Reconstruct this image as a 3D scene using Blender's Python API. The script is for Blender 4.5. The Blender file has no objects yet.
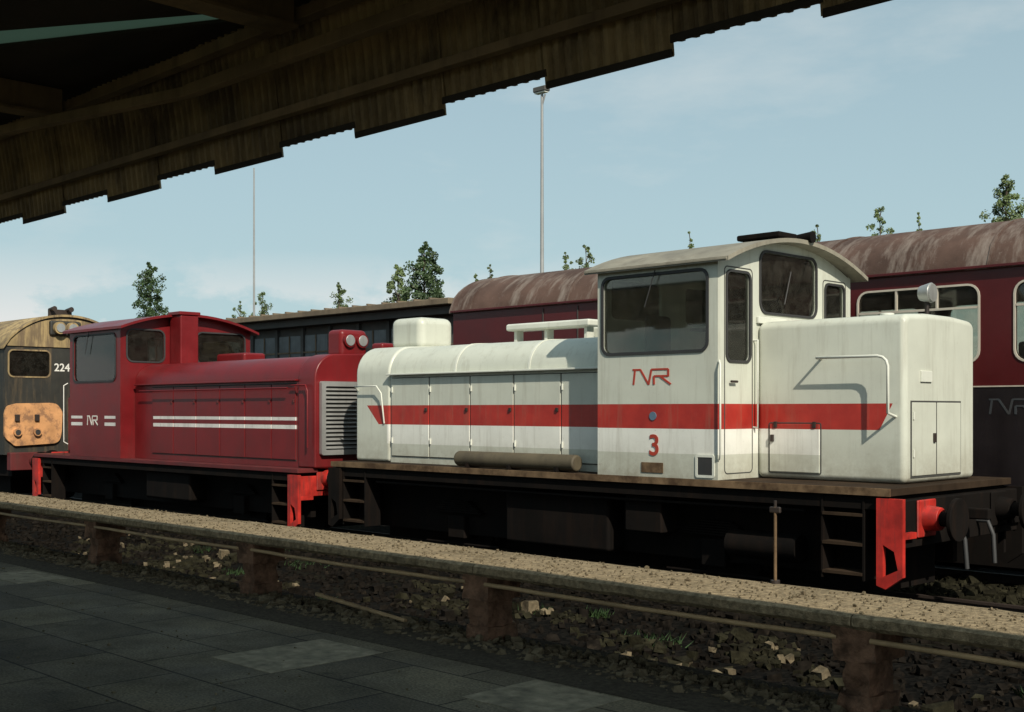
import bpy, bmesh, math, random
from mathutils import Vector, Matrix, geometry, noise
R=random.Random(7)
sc=bpy.context.scene
# world origin sits at eye height of the photographer; rail top is z=-2.15
F=1206.0
FW=(-.706,.708); RT=(.708,.706)
ZG=-2.32; ZR=-2.15; ZP=-1.65
def at(px,d):
    r=(px-512)/F*d
    return d*FW[0]+r*RT[0], d*FW[1]+r*RT[1]
# ---------------- materials
def nd(nt,t,**k):
    n=nt.nodes.new(t)
    for a,b in k.items(): setattr(n,a,b)
    return n
def ramp(nt,inp,p0,p1,c0=(0,0,0,1),c1=(1,1,1,1)):
    r=nd(nt,'ShaderNodeValToRGB'); e=r.color_ramp.elements
    e[0].position=p0;e[1].position=p1;e[0].color=c0;e[1].color=c1
    nt.links.new(inp,r.inputs[0]); return r.outputs[0]
def mix(nt,f,a,b,mode='MIX'):
    m=nd(nt,'ShaderNodeMix',data_type='RGBA',blend_type=mode)
    for s,v in ((0,f),(6,a),(7,b)):
        if hasattr(v,'links'): nt.links.new(v,m.inputs[s])
        else: m.inputs[s].default_value=v if s==0 else (tuple(v)+(1,))[:4]
    return m.outputs[2]
def mth(nt,op,a,b=0.0):
    m=nd(nt,'ShaderNodeMath',operation=op)
    for i,v in enumerate((a,b)):
        if hasattr(v,'links'): nt.links.new(v,m.inputs[i])
        else: m.inputs[i].default_value=v
    return m.outputs[0]
def nz(nt,vec,scale,detail=5,rough=.6,msc=None):
    if msc:
        mp=nd(nt,'ShaderNodeMapping'); mp.inputs['Scale'].default_value=msc
        nt.links.new(vec,mp.inputs[0]); vec=mp.outputs[0]
    n=nd(nt,'ShaderNodeTexNoise'); n.inputs['Scale'].default_value=scale
    n.inputs['Detail'].default_value=detail; n.inputs['Roughness'].default_value=rough
    nt.links.new(vec,n.inputs['Vector']); return n.outputs[0]
def pmat(name,col,rough=.5,metal=0,var=.25,scale=2.,dirt=(.09,.06,.04),da=.3,bump=.08,bs=60,cover=(.5,.72),livery=None,low=None,msc=(5,5,.5),spec=.5,rust=0):
    m=bpy.data.materials.new(name); m.use_nodes=True; nt=m.node_tree
    b=nt.nodes['Principled BSDF']; L=nt.links
    tc=nd(nt,'ShaderNodeTexCoord').outputs['Object']
    base=livery(nt,tc,col) if livery else None
    dark=tuple(c*(1-var) for c in col); lite=tuple(min(1,c*(1+var*.5)) for c in col)
    n1=nz(nt,tc,scale)
    f1=ramp(nt,n1,.3,.7)
    if base is None: c=mix(nt,f1,dark,lite)
    else:
        v=mix(nt,f1,(1-var,)*3,(1,1,1)); c=mix(nt,1.0,base,v,'MULTIPLY')
    if da>0:
        n2=nz(nt,tc,1.5,8,.7,msc)
        f2=mth(nt,'MULTIPLY',ramp(nt,n2,*cover),da)
        c=mix(nt,f2,c,dirt)
        n3=nz(nt,tc,scale*9,8,.75)
        f3=mth(nt,'MULTIPLY',ramp(nt,n3,.6,.75),da*.8)
        c=mix(nt,f3,c,dirt)
    if low:   # grime towards a height: (zfull, zfree, amount)
        z=nd(nt,'ShaderNodeSeparateXYZ'); L.new(tc,z.inputs[0])
        mr=nd(nt,'ShaderNodeMapRange'); L.new(z.outputs[2],mr.inputs[0])
        mr.inputs[1].default_value=low[0]; mr.inputs[2].default_value=low[1]
        mr.inputs[3].default_value=low[2]; mr.inputs[4].default_value=0
        n4=nz(nt,tc,3,8,.8)
        c=mix(nt,mth(nt,'MULTIPLY',mr.outputs[0],ramp(nt,n4,.3,.65)),c,dirt)
    if rust:
        n5=nz(nt,tc,7,9,.8); c=mix(nt,mth(nt,'MULTIPLY',ramp(nt,n5,.66,.70),rust),c,(.14,.05,.02))
    L.new(c,b.inputs['Base Color'])
    rr=mth(nt,'ADD',mth(nt,'MULTIPLY',n1,.25),rough-.12); L.new(rr,b.inputs['Roughness'])
    b.inputs['Metallic'].default_value=metal
    b.inputs['Specular IOR Level'].default_value=spec
    if bump:
        bp=nd(nt,'ShaderNodeBump'); bp.inputs['Strength'].default_value=bump
        bp.inputs['Distance'].default_value=.02
        L.new(nz(nt,tc,bs,4),bp.inputs['Height']); L.new(bp.outputs[0],b.inputs['Normal'])
    return m
def zband(nt,z,lo,hi): return mth(nt,'MULTIPLY',mth(nt,'GREATER_THAN',z,lo),mth(nt,'LESS_THAN',z,hi))
def liv_white(nt,tc,col):
    s=nd(nt,'ShaderNodeSeparateXYZ'); nt.links.new(tc,s.inputs[0]); x,y,z=s.outputs
    r=zband(nt,z,-.215,.07)
    r=mth(nt,'MULTIPLY',r,mth(nt,'LESS_THAN',mth(nt,'SUBTRACT',x,mth(nt,'MULTIPLY',z,.536)),-6.19))
    r=mth(nt,'MULTIPLY',r,mth(nt,'GREATER_THAN',mth(nt,'ADD',x,z),-14.51))
    w=zband(nt,z,-.5,-.215)
    w=mth(nt,'MULTIPLY',w,mth(nt,'LESS_THAN',x,-7.0))
    w=mth(nt,'MULTIPLY',w,mth(nt,'GREATER_THAN',x,-14.1))
    c=mix(nt,w,col,(.76,.76,.69))
    fade=ramp(nt,nz(nt,tc,4,6),.3,.7,(.32,.02,.014,1),(.42,.032,.02,1))
    return mix(nt,r,c,fade)
def liv_red(nt,tc,col):
    s=nd(nt,'ShaderNodeSeparateXYZ'); nt.links.new(tc,s.inputs[0]); x,y,z=s.outputs
    r=mth(nt,'ADD',zband(nt,z,-.17,-.115),zband(nt,z,-.31,-.245))
    xr=mth(nt,'ADD',zband(nt,x,-20.95,-16.3),mth(nt,'ADD',zband(nt,x,-23.8,-23.3),zband(nt,x,-22.35,-21.9)))
    return mix(nt,mth(nt,'MULTIPLY',r,xr),col,(.75,.72,.68))
M={}
M['white']=pmat('paint_pale_grey',(.55,.565,.48),.42,var=.12,da=.34,dirt=(.19,.155,.10),livery=liv_white,low=(-.8,-.3,.7),cover=(.52,.74),bump=.10,bs=3,msc=(7,7,.5),rust=.8)
M['plainwhite']=pmat('paint_plain',(.62,.63,.55),.42,var=.12,da=.3,dirt=(.2,.16,.11),cover=(.55,.75))
M['red']=pmat('paint_dark_red',(.165,.010,.012),.36,var=.3,da=.35,dirt=(.07,.02,.018),livery=liv_red,low=(-.95,-.4,.5),bump=.12,bs=3,msc=(7,7,.5),spec=.35)
M['bred']=pmat('paint_buffer_red',(.46,.022,.014),.55,var=.45,da=.6,dirt=(.05,.025,.02),cover=(.48,.62),scale=5)
M['fred']=pmat('paint_frame_red',(.10,.010,.010),.6,var=.4,da=.5,dirt=(.04,.025,.02))
M['black']=pmat('underframe_black',(.006,.0045,.0036),.85,var=.5,da=.4,dirt=(.022,.011,.006),spec=.12)
M['frame']=pmat('footplate_grimy',(.04,.026,.016),.9,var=.5,da=.6,dirt=(.014,.009,.006),spec=.1)
M['edgeo']=pmat('footplate_edge_worn',(.16,.105,.06),.85,var=.5,scale=5,da=.7,dirt=(.03,.016,.010),spec=.1,msc=(2,2,2),cover=(.45,.62))
M['maroon']=pmat('coach_maroon',(.075,.009,.010),.33,var=.2,da=.25,dirt=(.05,.02,.018),spec=.35)
M['coachlow']=pmat('coach_lower',(.012,.009,.010),.4,var=.3,da=.25,dirt=(.03,.022,.02))
M['croof']=pmat('coach_roof',(.095,.058,.045),.8,var=.5,scale=1.1,da=.75,dirt=(.25,.21,.18),cover=(.48,.66),msc=(2.5,.6,.6),bump=.3,bs=10,spec=.2)
M['lroof']=pmat('cab_roof_grey',(.24,.22,.17),.7,var=.35,da=.5,dirt=(.09,.065,.045))
M['rubber']=pmat('window_rubber',(.03,.03,.03),.6,var=.2,da=.1,bump=0)
M['cream']=pmat('window_frame_cream',(.5,.45,.37),.5,var=.15,da=.2)
M['silver']=pmat('metal_silver',(.45,.45,.43),.4,metal=.6,var=.2,da=.3)
M['steel']=pmat('rail_steel',(.035,.024,.019),.6,metal=.2,var=.4,da=.4,dirt=(.025,.018,.012))
M['inside']=pmat('cab_inside',(.07,.065,.055),.8,var=.2,da=.1,bump=0)
M['seat']=pmat('seat_dark',(.02,.019,.02),.7,var=.2,da=.1,bump=0)
M['gasket']=pmat('seam_dark',(.05,.05,.045),.8,var=.2,da=.1,bump=0)
M['redmark']=pmat('lettering_red',(.36,.04,.02),.5,var=.15,da=.15,bump=0)
M['whitemark']=pmat('lettering_white',(.7,.68,.62),.5,var=.15,da=.15,bump=0)
M['bluemark']=pmat('badge_blue',(.10,.16,.22),.5,var=.1,da=.1,bump=0)
M['faintmark']=pmat('faded_lettering',(.04,.045,.05),.6,var=.3,da=.3,bump=0)
M['concrete']=pmat('slab_concrete',(.31,.238,.145),.95,var=.6,scale=26,da=.5,dirt=(.085,.068,.04),cover=(.5,.66),msc=(1.5,1.5,1.5),bump=.8,bs=70,spec=.1)
M['pier']=pmat('pier_concrete',(.24,.135,.085),.95,var=.6,scale=9,da=.65,dirt=(.05,.034,.025),cover=(.47,.62),msc=(4,4,4),bump=1.0,bs=30,spec=.1)
M['pipe']=pmat('pipe_rusty',(.46,.31,.16),.7,var=.35,da=.4)
M['oldblack']=pmat('old_diesel_black',(.024,.023,.018),.6,var=.4,da=.6,dirt=(.12,.085,.045),cover=(.5,.7))
M['oldroof']=pmat('old_diesel_roof',(.36,.26,.12),.8,var=.5,da=.75,dirt=(.09,.06,.04),cover=(.45,.6),scale=1.4)
M['orange']=pmat('warning_panel_orange',(.58,.29,.12),.65,var=.35,da=.7,dirt=(.16,.085,.05),cover=(.49,.6),msc=(2.5,2.5,2.5))
M['shedroof']=pmat('shed_roof',(.17,.13,.085),.9,var=.4,da=.5)
M['shed']=pmat('shed_wall',(.075,.075,.07),.8,var=.4,scale=.8,da=.4)
M['shedpane']=pmat('shed_pane',(.10,.12,.13),.4,var=.6,scale=1.8,da=.4,dirt=(.03,.03,.03))
M['galv']=pmat('post_galvanised',(.3,.31,.31),.6,metal=.2,var=.15,da=.1)
M['canopy']=pmat('canopy_sheet',(.34,.25,.12),.75,var=.5,scale=1.3,da=.8,dirt=(.045,.03,.018),cover=(.42,.62),msc=(1.2,4,.8))
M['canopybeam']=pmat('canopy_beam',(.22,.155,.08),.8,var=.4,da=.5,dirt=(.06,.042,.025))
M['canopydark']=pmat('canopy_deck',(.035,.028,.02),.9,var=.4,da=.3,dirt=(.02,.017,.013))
M['bark']=pmat('bark',(.08,.06,.04),.9,var=.4,da=.3)
M['sleeper']=pmat('sleeper_wood',(.012,.010,.008),.95,var=.4,da=.4,dirt=(.02,.016,.012),spec=.1)
M['tankgreen']=pmat('air_tank',(.085,.068,.04),.7,var=.4,da=.5,dirt=(.03,.02,.015))
M['stone']=pmat('stone',(.011,.009,.007),.95,var=.8,scale=9,da=.4,dirt=(.04,.03,.02),cover=(.6,.66),msc=(3,3,3),spec=.05)
def glassmat():
    m=bpy.data.materials.new('window_glass'); m.use_nodes=True; nt=m.node_tree; nt.nodes.clear()
    o=nd(nt,'ShaderNodeOutputMaterial'); t=nd(nt,'ShaderNodeBsdfTransparent'); t.inputs[0].default_value=(.8,.81,.76,1)
    g=nd(nt,'ShaderNodeBsdfGlossy'); g.inputs['Roughness'].default_value=.03; g.inputs[0].default_value=(.9,.92,.9,1)
    f=nd(nt,'ShaderNodeFresnel'); f.inputs[0].default_value=1.45
    d=nd(nt,'ShaderNodeBsdfDiffuse'); d.inputs[0].default_value=(.3,.27,.22,1)
    mx=nd(nt,'ShaderNodeMixShader'); m2=nd(nt,'ShaderNodeMixShader')
    tc=nd(nt,'ShaderNodeTexCoord').outputs['Object']
    fac=mth(nt,'ADD',mth(nt,'MULTIPLY',ramp(nt,nz(nt,tc,7,8,.7),.4,.8),.06),.02)
    nt.links.new(f.outputs[0],mx.inputs[0]); nt.links.new(t.outputs[0],mx.inputs[1]); nt.links.new(g.outputs[0],mx.inputs[2])
    nt.links.new(fac,m2.inputs[0]); nt.links.new(mx.outputs[0],m2.inputs[1]); nt.links.new(d.outputs[0],m2.inputs[2])
    nt.links.new(m2.outputs[0],o.inputs[0]); return m
M['glass']=glassmat()
def skylightmat():
    m=bpy.data.materials.new('skylight_panel'); m.use_nodes=True; nt=m.node_tree; nt.nodes.clear()
    o=nd(nt,'ShaderNodeOutputMaterial'); t=nd(nt,'ShaderNodeBsdfTranslucent'); t.inputs[0].default_value=(.17,.23,.2,1)
    d=nd(nt,'ShaderNodeBsdfDiffuse'); d.inputs[0].default_value=(.3,.35,.33,1)
    mx=nd(nt,'ShaderNodeMixShader'); mx.inputs[0].default_value=.2
    nt.links.new(t.outputs[0],mx.inputs[1]); nt.links.new(d.outputs[0],mx.inputs[2]); nt.links.new(mx.outputs[0],o.inputs[0]); return m
M['skylight']=skylightmat()
def leafmat(name,c):
    m=bpy.data.materials.new(name); m.use_nodes=True; nt=m.node_tree; b=nt.nodes['Principled BSDF']
    tc=nd(nt,'ShaderNodeTexCoord').outputs['Object']
    f=ramp(nt,nz(nt,tc,.9,6,.7),.35,.65)
    nt.links.new(mix(nt,f,tuple(x*.55 for x in c),tuple(x*1.35 for x in c)),b.inputs['Base Color'])
    b.inputs['Roughness'].default_value=.6
    return m
M['leaf']=leafmat('leaves_dark',(.04,.075,.022)); M['leaf2']=leafmat('leaves_light',(.09,.13,.04))
# ---------------- geometry helpers
def empty(name,loc):
    e=bpy.data.objects.new(name,None); e.location=loc; e.empty_display_size=.3
    sc.collection.objects.link(e); return e
def link(o,parent,mat):
    sc.collection.objects.link(o)
    if mat is not None: o.data.materials.append(mat if not isinstance(mat,str) else M[mat])
    if parent:
        o.parent=parent; o.matrix_parent_inverse=Matrix.Translation(-Vector(parent.location))
    return o
def meshobj(name,vs,fs,mat,parent=None,smooth=False,bevel=0,seg=2,ang=35):
    me=bpy.data.meshes.new(name); me.from_pydata([tuple(v) for v in vs],[],fs); me.update()
    bm=bmesh.new(); bm.from_mesh(me); bmesh.ops.recalc_face_normals(bm,faces=bm.faces); bm.to_mesh(me); bm.free()
    o=bpy.data.objects.new(name,me); link(o,parent,mat)
    if smooth:
        for p in me.polygons: p.use_smooth=True
        if bevel==0:
            try: me.set_sharp_from_angle(angle=math.radians(ang))
            except Exception: pass
    if bevel:
        md=o.modifiers.new('bevel','BEVEL'); md.width=bevel; md.segments=seg; md.limit_method='ANGLE'; md.angle_limit=math.radians(ang)
        md.harden_normals=True
        for p in me.polygons: p.use_smooth=True
    return o
def boxdat(x0,x1,y0,y1,z0,z1,vs,fs):
    n=len(vs)
    vs+=[(x,y,z) for x in (x0,x1) for y in (y0,y1) for z in (z0,z1)]
    fs+=[[n+i for i in f] for f in ((0,1,3,2),(4,6,7,5),(0,4,5,1),(2,3,7,6),(0,2,6,4),(1,5,7,3))]
def box(name,x0,x1,y0,y1,z0,z1,mat,parent=None,bevel=0.0,seg=2):
    vs=[];fs=[]; boxdat(x0,x1,y0,y1,z0,z1,vs,fs)
    return meshobj(name,vs,fs,mat,parent,bevel=bevel,seg=seg)
def boxes(name,lst,mat,parent=None,bevel=0):
    vs=[];fs=[]
    for b in lst: boxdat(*b,vs,fs)
    return meshobj(name,vs,fs,mat,parent,bevel=bevel)
def cyl(name,p0,p1,r0,mat,parent=None,r1=None,n=20,bevel=0):
    p0=Vector(p0);p1=Vector(p1); r1=r0 if r1 is None else r1
    q=(p1-p0).to_track_quat('Z','Y'); vs=[];fs=[]
    for p,r in ((p0,r0),(p1,r1)):
        for i in range(n):
            a=2*math.pi*i/n; vs.append(p+q@Vector((math.cos(a)*r,math.sin(a)*r,0)))
    for i in range(n): fs.append([i,(i+1)%n,n+(i+1)%n,n+i])
    fs.append(list(range(n))[::-1]); fs.append(list(range(n,2*n)))
    return meshobj(name,vs,fs,mat,parent,smooth=True,bevel=bevel,ang=40)
def tube(name,pts,r,mat,parent=None,res=3):
    cu=bpy.data.curves.new(name,'CURVE'); cu.dimensions='3D'; cu.bevel_depth=r; cu.bevel_resolution=res; cu.use_fill_caps=True
    s=cu.splines.new('POLY'); s.points.add(len(pts)-1)
    for i,p in enumerate(pts): s.points[i].co=tuple(p)+(1,)
    o=bpy.data.objects.new(name,cu); return link(o,parent,mat)
def rr(u0,v0,u1,v1,r,n=5):
    out=[]
    for cx,cy,a0 in ((u1-r,v1-r,0),(u0+r,v1-r,90),(u0+r,v0+r,180),(u1-r,v0+r,270)):
        for i in range(n+1):
            a=math.radians(a0+90*i/n); out.append((cx+r*math.cos(a),cy+r*math.sin(a)))
    return out
def plate(name,outer,holes,axis,c0,c1,mat,parent=None):
    loops=[outer]+holes
    def P(u,v,c): return (c,u,v) if axis=='x' else ((u,c,v) if axis=='y' else (u,v,c))
    tri=geometry.tessellate_polygon([[Vector((u,v,0)) for u,v in l] for l in loops])
    flat=[p for l in loops for p in l]; n=len(flat)
    vs=[P(u,v,c0) for u,v in flat]+[P(u,v,c1) for u,v in flat]; fs=[]
    for t in tri: fs.append(list(t)); fs.append([i+n for i in t][::-1])
    k=0
    for l in loops:
        m=len(l)
        for i in range(m): fs.append([k+i,k+(i+1)%m,n+k+(i+1)%m,n+k+i])
        k+=m
    return meshobj(name,vs,fs,mat,parent)
def extr(name,prof,x0,x1,mat,parent=None,bevel=0,seg=3,ang=35,axis='x'):
    n=len(prof)
    if axis=='x': vs=[(x0,y,z) for y,z in prof]+[(x1,y,z) for y,z in prof]
    else: vs=[(y,x0,z) for y,z in prof]+[(y,x1,z) for y,z in prof]
    fs=[[i,(i+1)%n,n+(i+1)%n,n+i] for i in range(n)]+[list(range(n)),list(range(n,2*n))[::-1]]
    return meshobj(name,vs,fs,mat,parent,bevel=bevel,seg=seg,ang=ang,smooth=True)
def text(name,s,loc,size,mat,parent,face='y',ext=.003,shear=0):
    cu=bpy.data.curves.new(name,'FONT'); cu.body=s; cu.size=size; cu.extrude=ext; cu.offset=size*.015; cu.shear=shear
    cu.align_x='CENTER'; cu.align_y='CENTER'
    o=bpy.data.objects.new(name,cu); link(o,parent,mat)
    o.location=loc; o.rotation_euler=(math.pi/2,0,0 if face=='y' else math.pi/2); return o
def gasket(name,u0,v0,u1,v1,r,axis,c,parent,mat='rubber',w=.03,dirn=-1,glass=True,n=5):
    cc=sorted((c+dirn*.014,c-dirn*.006))
    plate(name+'_frame',rr(u0-w,v0-w,u1+w,v1+w,r+w,n),[rr(u0+.004,v0+.004,u1-.004,v1-.004,r,n)],axis,cc[0],cc[1],mat,parent)
    if glass:
        g=sorted((c-dirn*.02,c-dirn*.026))
        plate(name+'_glass',rr(u0-.01,v0-.01,u1+.01,v1+.01,r,n),[],axis,g[0],g[1],'glass',parent)
def arc(y0,y1,z,rise,n=16,p=2.0,q=1.0):
    out=[]
    for i in range(n+1):
        u=-1+2*i/n; out.append((y0+(y1-y0)*i/n, z+rise*(max(0,1-abs(u)**p))**q))
    return out
def roofshell(name,y0,y1,z,rise,th,x0,x1,mat,parent,n=18,p=2.0,q=1.0):
    a=arc(y0,y1,z,rise,n,p,q); b=[(y,zz-th) for y,zz in a]
    return extr(name,a+b[::-1],x0,x1,mat,parent)
# ---------------- generic running gear
def running(parent,x0,x1,zf,wx,yc=12.55):
    boxes('main_frame',[(x0+.2,x1-.2,yc-.95,yc-.85,-1.75,zf-.12),(x0+.2,x1-.2,yc+.85,yc+.95,-1.75,zf-.12),
        (x0+.3,x1-.3,yc-.6,yc+.6,-1.95,zf-.14)],'black',parent)
    for k,x in enumerate(wx):
        for s in (-1,1):
            y=yc+s*.72
            cyl('wheel_%d'%k,(x,y-.06,ZR+.5),(x,y+.06,ZR+.5),.5,'black',parent,n=32,bevel=.01)
            box('axle_box_%d'%k,x-.17,x+.17,y+s*.22-.1,y+s*.22+.12,ZR+.34,ZR+.66,'black',parent,.02)
            boxes('spring_%d'%k,[(x-.5+j*.05,x+.5-j*.05,y+s*.26-.05,y+s*.26+.05,ZR+.70+j*.03,ZR+.722+j*.03) for j in range(6)],'black',parent)
            tube('brake_rod_%d'%k,[(x-.75,y+s*.2,ZR+.25),(x+.75,y+s*.2,ZR+.25)],.02,'black',parent)
            box('brake_block_%d'%k,x+.5,x+.6,y-.05,y+.05,ZR+.3,ZR+.75,'black',parent,.02)
        cyl('axle_%d'%k,(x,yc-.7,ZR+.5),(x,yc+.7,ZR+.5),.08,'black',parent)
def steps(parent,xa,xb,y,zf,name,mat='black'):
    l=[]
    for z in (zf-.3,zf-.6,zf-.9): l.append((xa,xb,y,y+.28,z,z+.03))
    boxes(name+'_treads',l,'frame',parent)
    boxes(name+'_sides',[(xa-.02,xa,y+.01,y+.3,zf-.95,zf-.12),(xb,xb+.02,y+.01,y+.3,zf-.95,zf-.12),(xa,xb,y+.3,y+.32,zf-.95,zf-.12)],mat,parent)
def bufferend(parent,x,s,zf,yc=12.55,zb=-1.1,beam='bred',L=.42,hous='bred',near='bred'):
    a,b=sorted((x,x-s*.16)); 
    box('buffer_beam',a,b,yc-1.42,yc+1.42,zb-.28,zf-.125,beam,parent,.01)
    for t in (-1,1):
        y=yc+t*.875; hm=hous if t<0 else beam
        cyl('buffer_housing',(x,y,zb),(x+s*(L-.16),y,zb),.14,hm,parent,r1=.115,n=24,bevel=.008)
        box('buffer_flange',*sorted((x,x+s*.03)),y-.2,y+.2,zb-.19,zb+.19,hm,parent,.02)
        cyl('buffer_shank',(x+s*(L-.16),y,zb),(x+s*L,y,zb),.075,'black',parent)
        cyl('buffer_head',(x+s*(L-.02),y,zb),(x+s*(L+.03),y,zb),.22,'black',parent,n=28,bevel=.012)
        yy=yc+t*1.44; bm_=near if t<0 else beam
        xa,xb=(x-.22,x+.06) if s>0 else (x-.06,x+.22)
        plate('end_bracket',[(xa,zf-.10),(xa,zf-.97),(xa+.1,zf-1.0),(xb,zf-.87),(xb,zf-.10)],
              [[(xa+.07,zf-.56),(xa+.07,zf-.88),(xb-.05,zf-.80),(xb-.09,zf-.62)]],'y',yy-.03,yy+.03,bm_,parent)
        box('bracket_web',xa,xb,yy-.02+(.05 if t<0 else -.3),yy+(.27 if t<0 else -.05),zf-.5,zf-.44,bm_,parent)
    tube('brake_hose',[(x,yc-.35,zb-.1),(x+s*.12,yc-.35,zb-.1),(x+s*.18,yc-.35,zb-.25),(x+s*.2,yc-.34,zb-.55)],.025,'rubber',parent)
    tube('brake_hose_2',[(x,yc+.35,zb-.1),(x+s*.12,yc+.35,zb-.1),(x+s*.18,yc+.35,zb-.25),(x+s*.2,yc+.34,zb-.55)],.025,'rubber',parent)
    box('draw_hook',*sorted((x,x+s*.3)),yc-.04,yc+.04,zb-.06,zb+.06,'black',parent,.02)
# ================= WHITE LOCO
W=empty('white_diesel_shunter',(-10.3,12.55,ZR))
zf=-.78; YH=11.5; YH2=13.6
box('footplate',-14.98,-5.78,11.11,14.0,zf-.08,zf-.004,'frame',W,.006)
box('footplate_edge',-14.98,-5.78,11.095,11.109,zf-.082,zf-.002,'edgeo',W,.003)
box('footplate_valance',-14.9,-5.85,11.14,13.96,zf-.22,zf-.082,'black',W)
running(W,-14.9,-6.0,zf,(-12.6,-8.2))
bufferend(W,-5.70,1,zf,beam='black',L=.34); bufferend(W,-14.96,-1,zf,beam='black',hous='black',near='black',L=.34)  # front end: far buffer and bracket go black, shade put into their colour
steps(W,-6.55,-6.1,11.12,zf,'front_step'); steps(W,-14.7,-14.2,11.12,zf,'rear_step')
box('fuel_tank',-11.4,-9.6,11.3,11.65,-1.75,-1.05,'black',W,.05)
box('battery_box',-9.3,-8.75,11.25,11.6,-1.45,-1.02,'black',W,.02)
cyl('brake_reservoir',(-7.9,11.45,-1.5),(-7.0,11.45,-1.5),.15,'black',W)
tube('frame_pipe',[(-14.0,11.2,-1.06),(-10,11.2,-1.07),(-6.8,11.2,-1.06)],.018,'black',W)
def hoodprof(y0,y1,zb,zs,zt,e=0):
    p=[(y0-e,zb),(y0-e,zs)]
    for i in range(1,9):
        a=math.radians(90*i/8); p.append((y0-e+.42*(1-math.cos(a)),zs+(zt-.03-zs+e)*math.sin(a)))
    q=[(y0+y1-y,z) for y,z in p][::-1]
    return p+[((y0+y1)/2,zt+e)]+q
extr('long_hood',hoodprof(YH,YH2,zf,.54,.98),-14.03,-9.62,'white',W)
extr('radiator_hood',hoodprof(YH,YH2,zf,.54,.98,.018),-14.86,-14.04,'white',W,bevel=.05,ang=50)
dx=[-14.0,-13.14,-12.28,-11.42,-10.56,-9.70]
for i in range(5):
    a,b=dx[i]+.012,dx[i+1]-.012
    box('hood_door_%d'%i,a,b,YH-.018,YH+.01,zf+.1,.47,'white',W,.006)
    for z in (-.45,.3): cyl('door_hinge_%d'%i,(a+.02,YH-.025,z-.04),(a+.02,YH-.025,z+.04),.012,'plainwhite',W,n=8)
    box('door_catch_%d'%i,b-.07,b-.03,YH-.04,YH-.015,-.02,.03,'steel',W,.004)
box('hood_seams',-14.0,-9.68,YH-.004,YH,zf+.09,.48,'gasket',W)
box('drip_rail',-14.03,-9.62,YH-.10,YH,.515,.54,'plainwhite',W,.006)
for x in (-12.6,-11.15):
    extr('hood_roof_strap',hoodprof(YH,YH2,.5,.54,.98,.008),x-.018,x+.018,'plainwhite',W)
tube('rear_grab',[(-14.78,YH-.03,.3),(-14.78,YH-.1,.36),(-14.25,YH-.1,.36),(-14.15,YH-.09,.25),(-14.15,YH-.03,-.2)],.012,'plainwhite',W)
box('expansion_tank',-14.85,-14.1,12.15,12.85,.93,1.44,'white',W,.12,4)
box('hood_top_pipe_cover',-12.4,-10.8,12.3,12.6,1.14,1.24,'plainwhite',W,.03)
boxes('pipe_cover_feet',[(x,x+.05,12.38,12.52,.95,1.16) for x in (-12.3,-11.7,-10.95)],'plainwhite',W)
box('air_intake',-11.2,-10.4,12.7,13.1,.95,1.16,'plainwhite',W,.03)
cyl('air_tank',(-12.25,11.24,zf+.115),(-10.05,11.24,zf+.115),.105,'tankgreen',W,bevel=.03)
boxes('air_tank_straps',[(x,x+.04,11.12,11.36,zf,zf+.06) for x in (-12.0,-11.2,-10.35)],'black',W)
# short hood
pr=[(11.87,zf),(11.87,.92)]
for i in range(1,7):
    a=math.radians(90*i/6); pr.append((11.87+.13*(1-math.cos(a)),.92+.1*math.sin(a)))
pr=pr+[(12.4,1.045),(13.02,1.045)]+[(25.42-y,z) for y,z in pr][::-1]
extr('short_hood',pr,-7.84,-6.01,'white',W,bevel=.07,seg=5,ang=60)
def ring(name,x0,z0,x1,z1,y,mat='gasket',w=.012,r=.03,axis='y',parent=None,off=.004):
    c=sorted((y,y-off)) if axis=='y' else sorted((y,y+off))
    plate(name,rr(x0,z0,x1,z1,r),[rr(x0+w,z0+w,x1-w,z1-w,max(.005,r-w))],axis,c[0],c[1],mat,parent)
box('hood_hatch',-7.66,-7.02,11.855,11.88,-.7,-.16,'white',W,.006)
ring('hatch_seam',-7.68,-.72,-7.0,-.14,11.87,parent=W)
for x in (-7.6,-7.1): box('hatch_latch',x,x+.04,11.84,11.86,-.2,-.13,'steel',W,.004)
box('hatch_knob',-7.64,-7.6,11.83,11.86,-.36,-.28,'steel',W,.005)
hp=[(-7.0,11.87,.57),(-6.96,11.70,.57)]
hp+=[(-6.24,11.70,.57),(-6.18,11.70,.555),(-6.14,11.70,.52),(-6.12,11.70,.46),(-6.12,11.70,-.03),(-6.12,11.87,-.07)]
tube('short_hood_handrail',hp,.016,'plainwhite',W,4)
box('nose_door',-6.02,-5.995,12.0,12.55,-.70,.08,'white',W,.006)
box('nose_door',-6.02,-5.995,12.58,13.15,-.70,.08,'white',W,.006)
box('nose_door_gap',-6.02,-6.003,11.98,13.17,-.72,.10,'gasket',W)
box('nose_vent',-6.02,-5.99,12.2,12.45,.3,.42,'plainwhite',W,.005)
for z in (-.1,-.5): cyl('nose_hinge',(-5.99,12.02,z),(-5.99,12.02,z+.08),.012,'plainwhite',W,n=8)
box('nose_catch',-6.0,-5.975,12.47,12.52,-.35,-.25,'steel',W,.004)
box('nose_top_lip',-7.84,-7.8,11.85,13.57,1.0,1.08,'plainwhite',W,.01)
cyl('filler_cap',(-6.6,12.6,1.04),(-6.6,12.6,1.09),.08,'plainwhite',W,n=16,bevel=.01)
cyl('headlamp_stem',(-6.2,12.75,1.0),(-6.2,12.75,1.2),.025,'steel',W)
cyl('headlamp',(-6.28,12.75,1.30),(-6.14,12.75,1.30),.08,'silver',W,r1=.115,n=24,bevel=.01)
cyl('headlamp_lens',(-6.14,12.75,1.30),(-6.125,12.75,1.30),.1,'silver',W,n=24)
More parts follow.
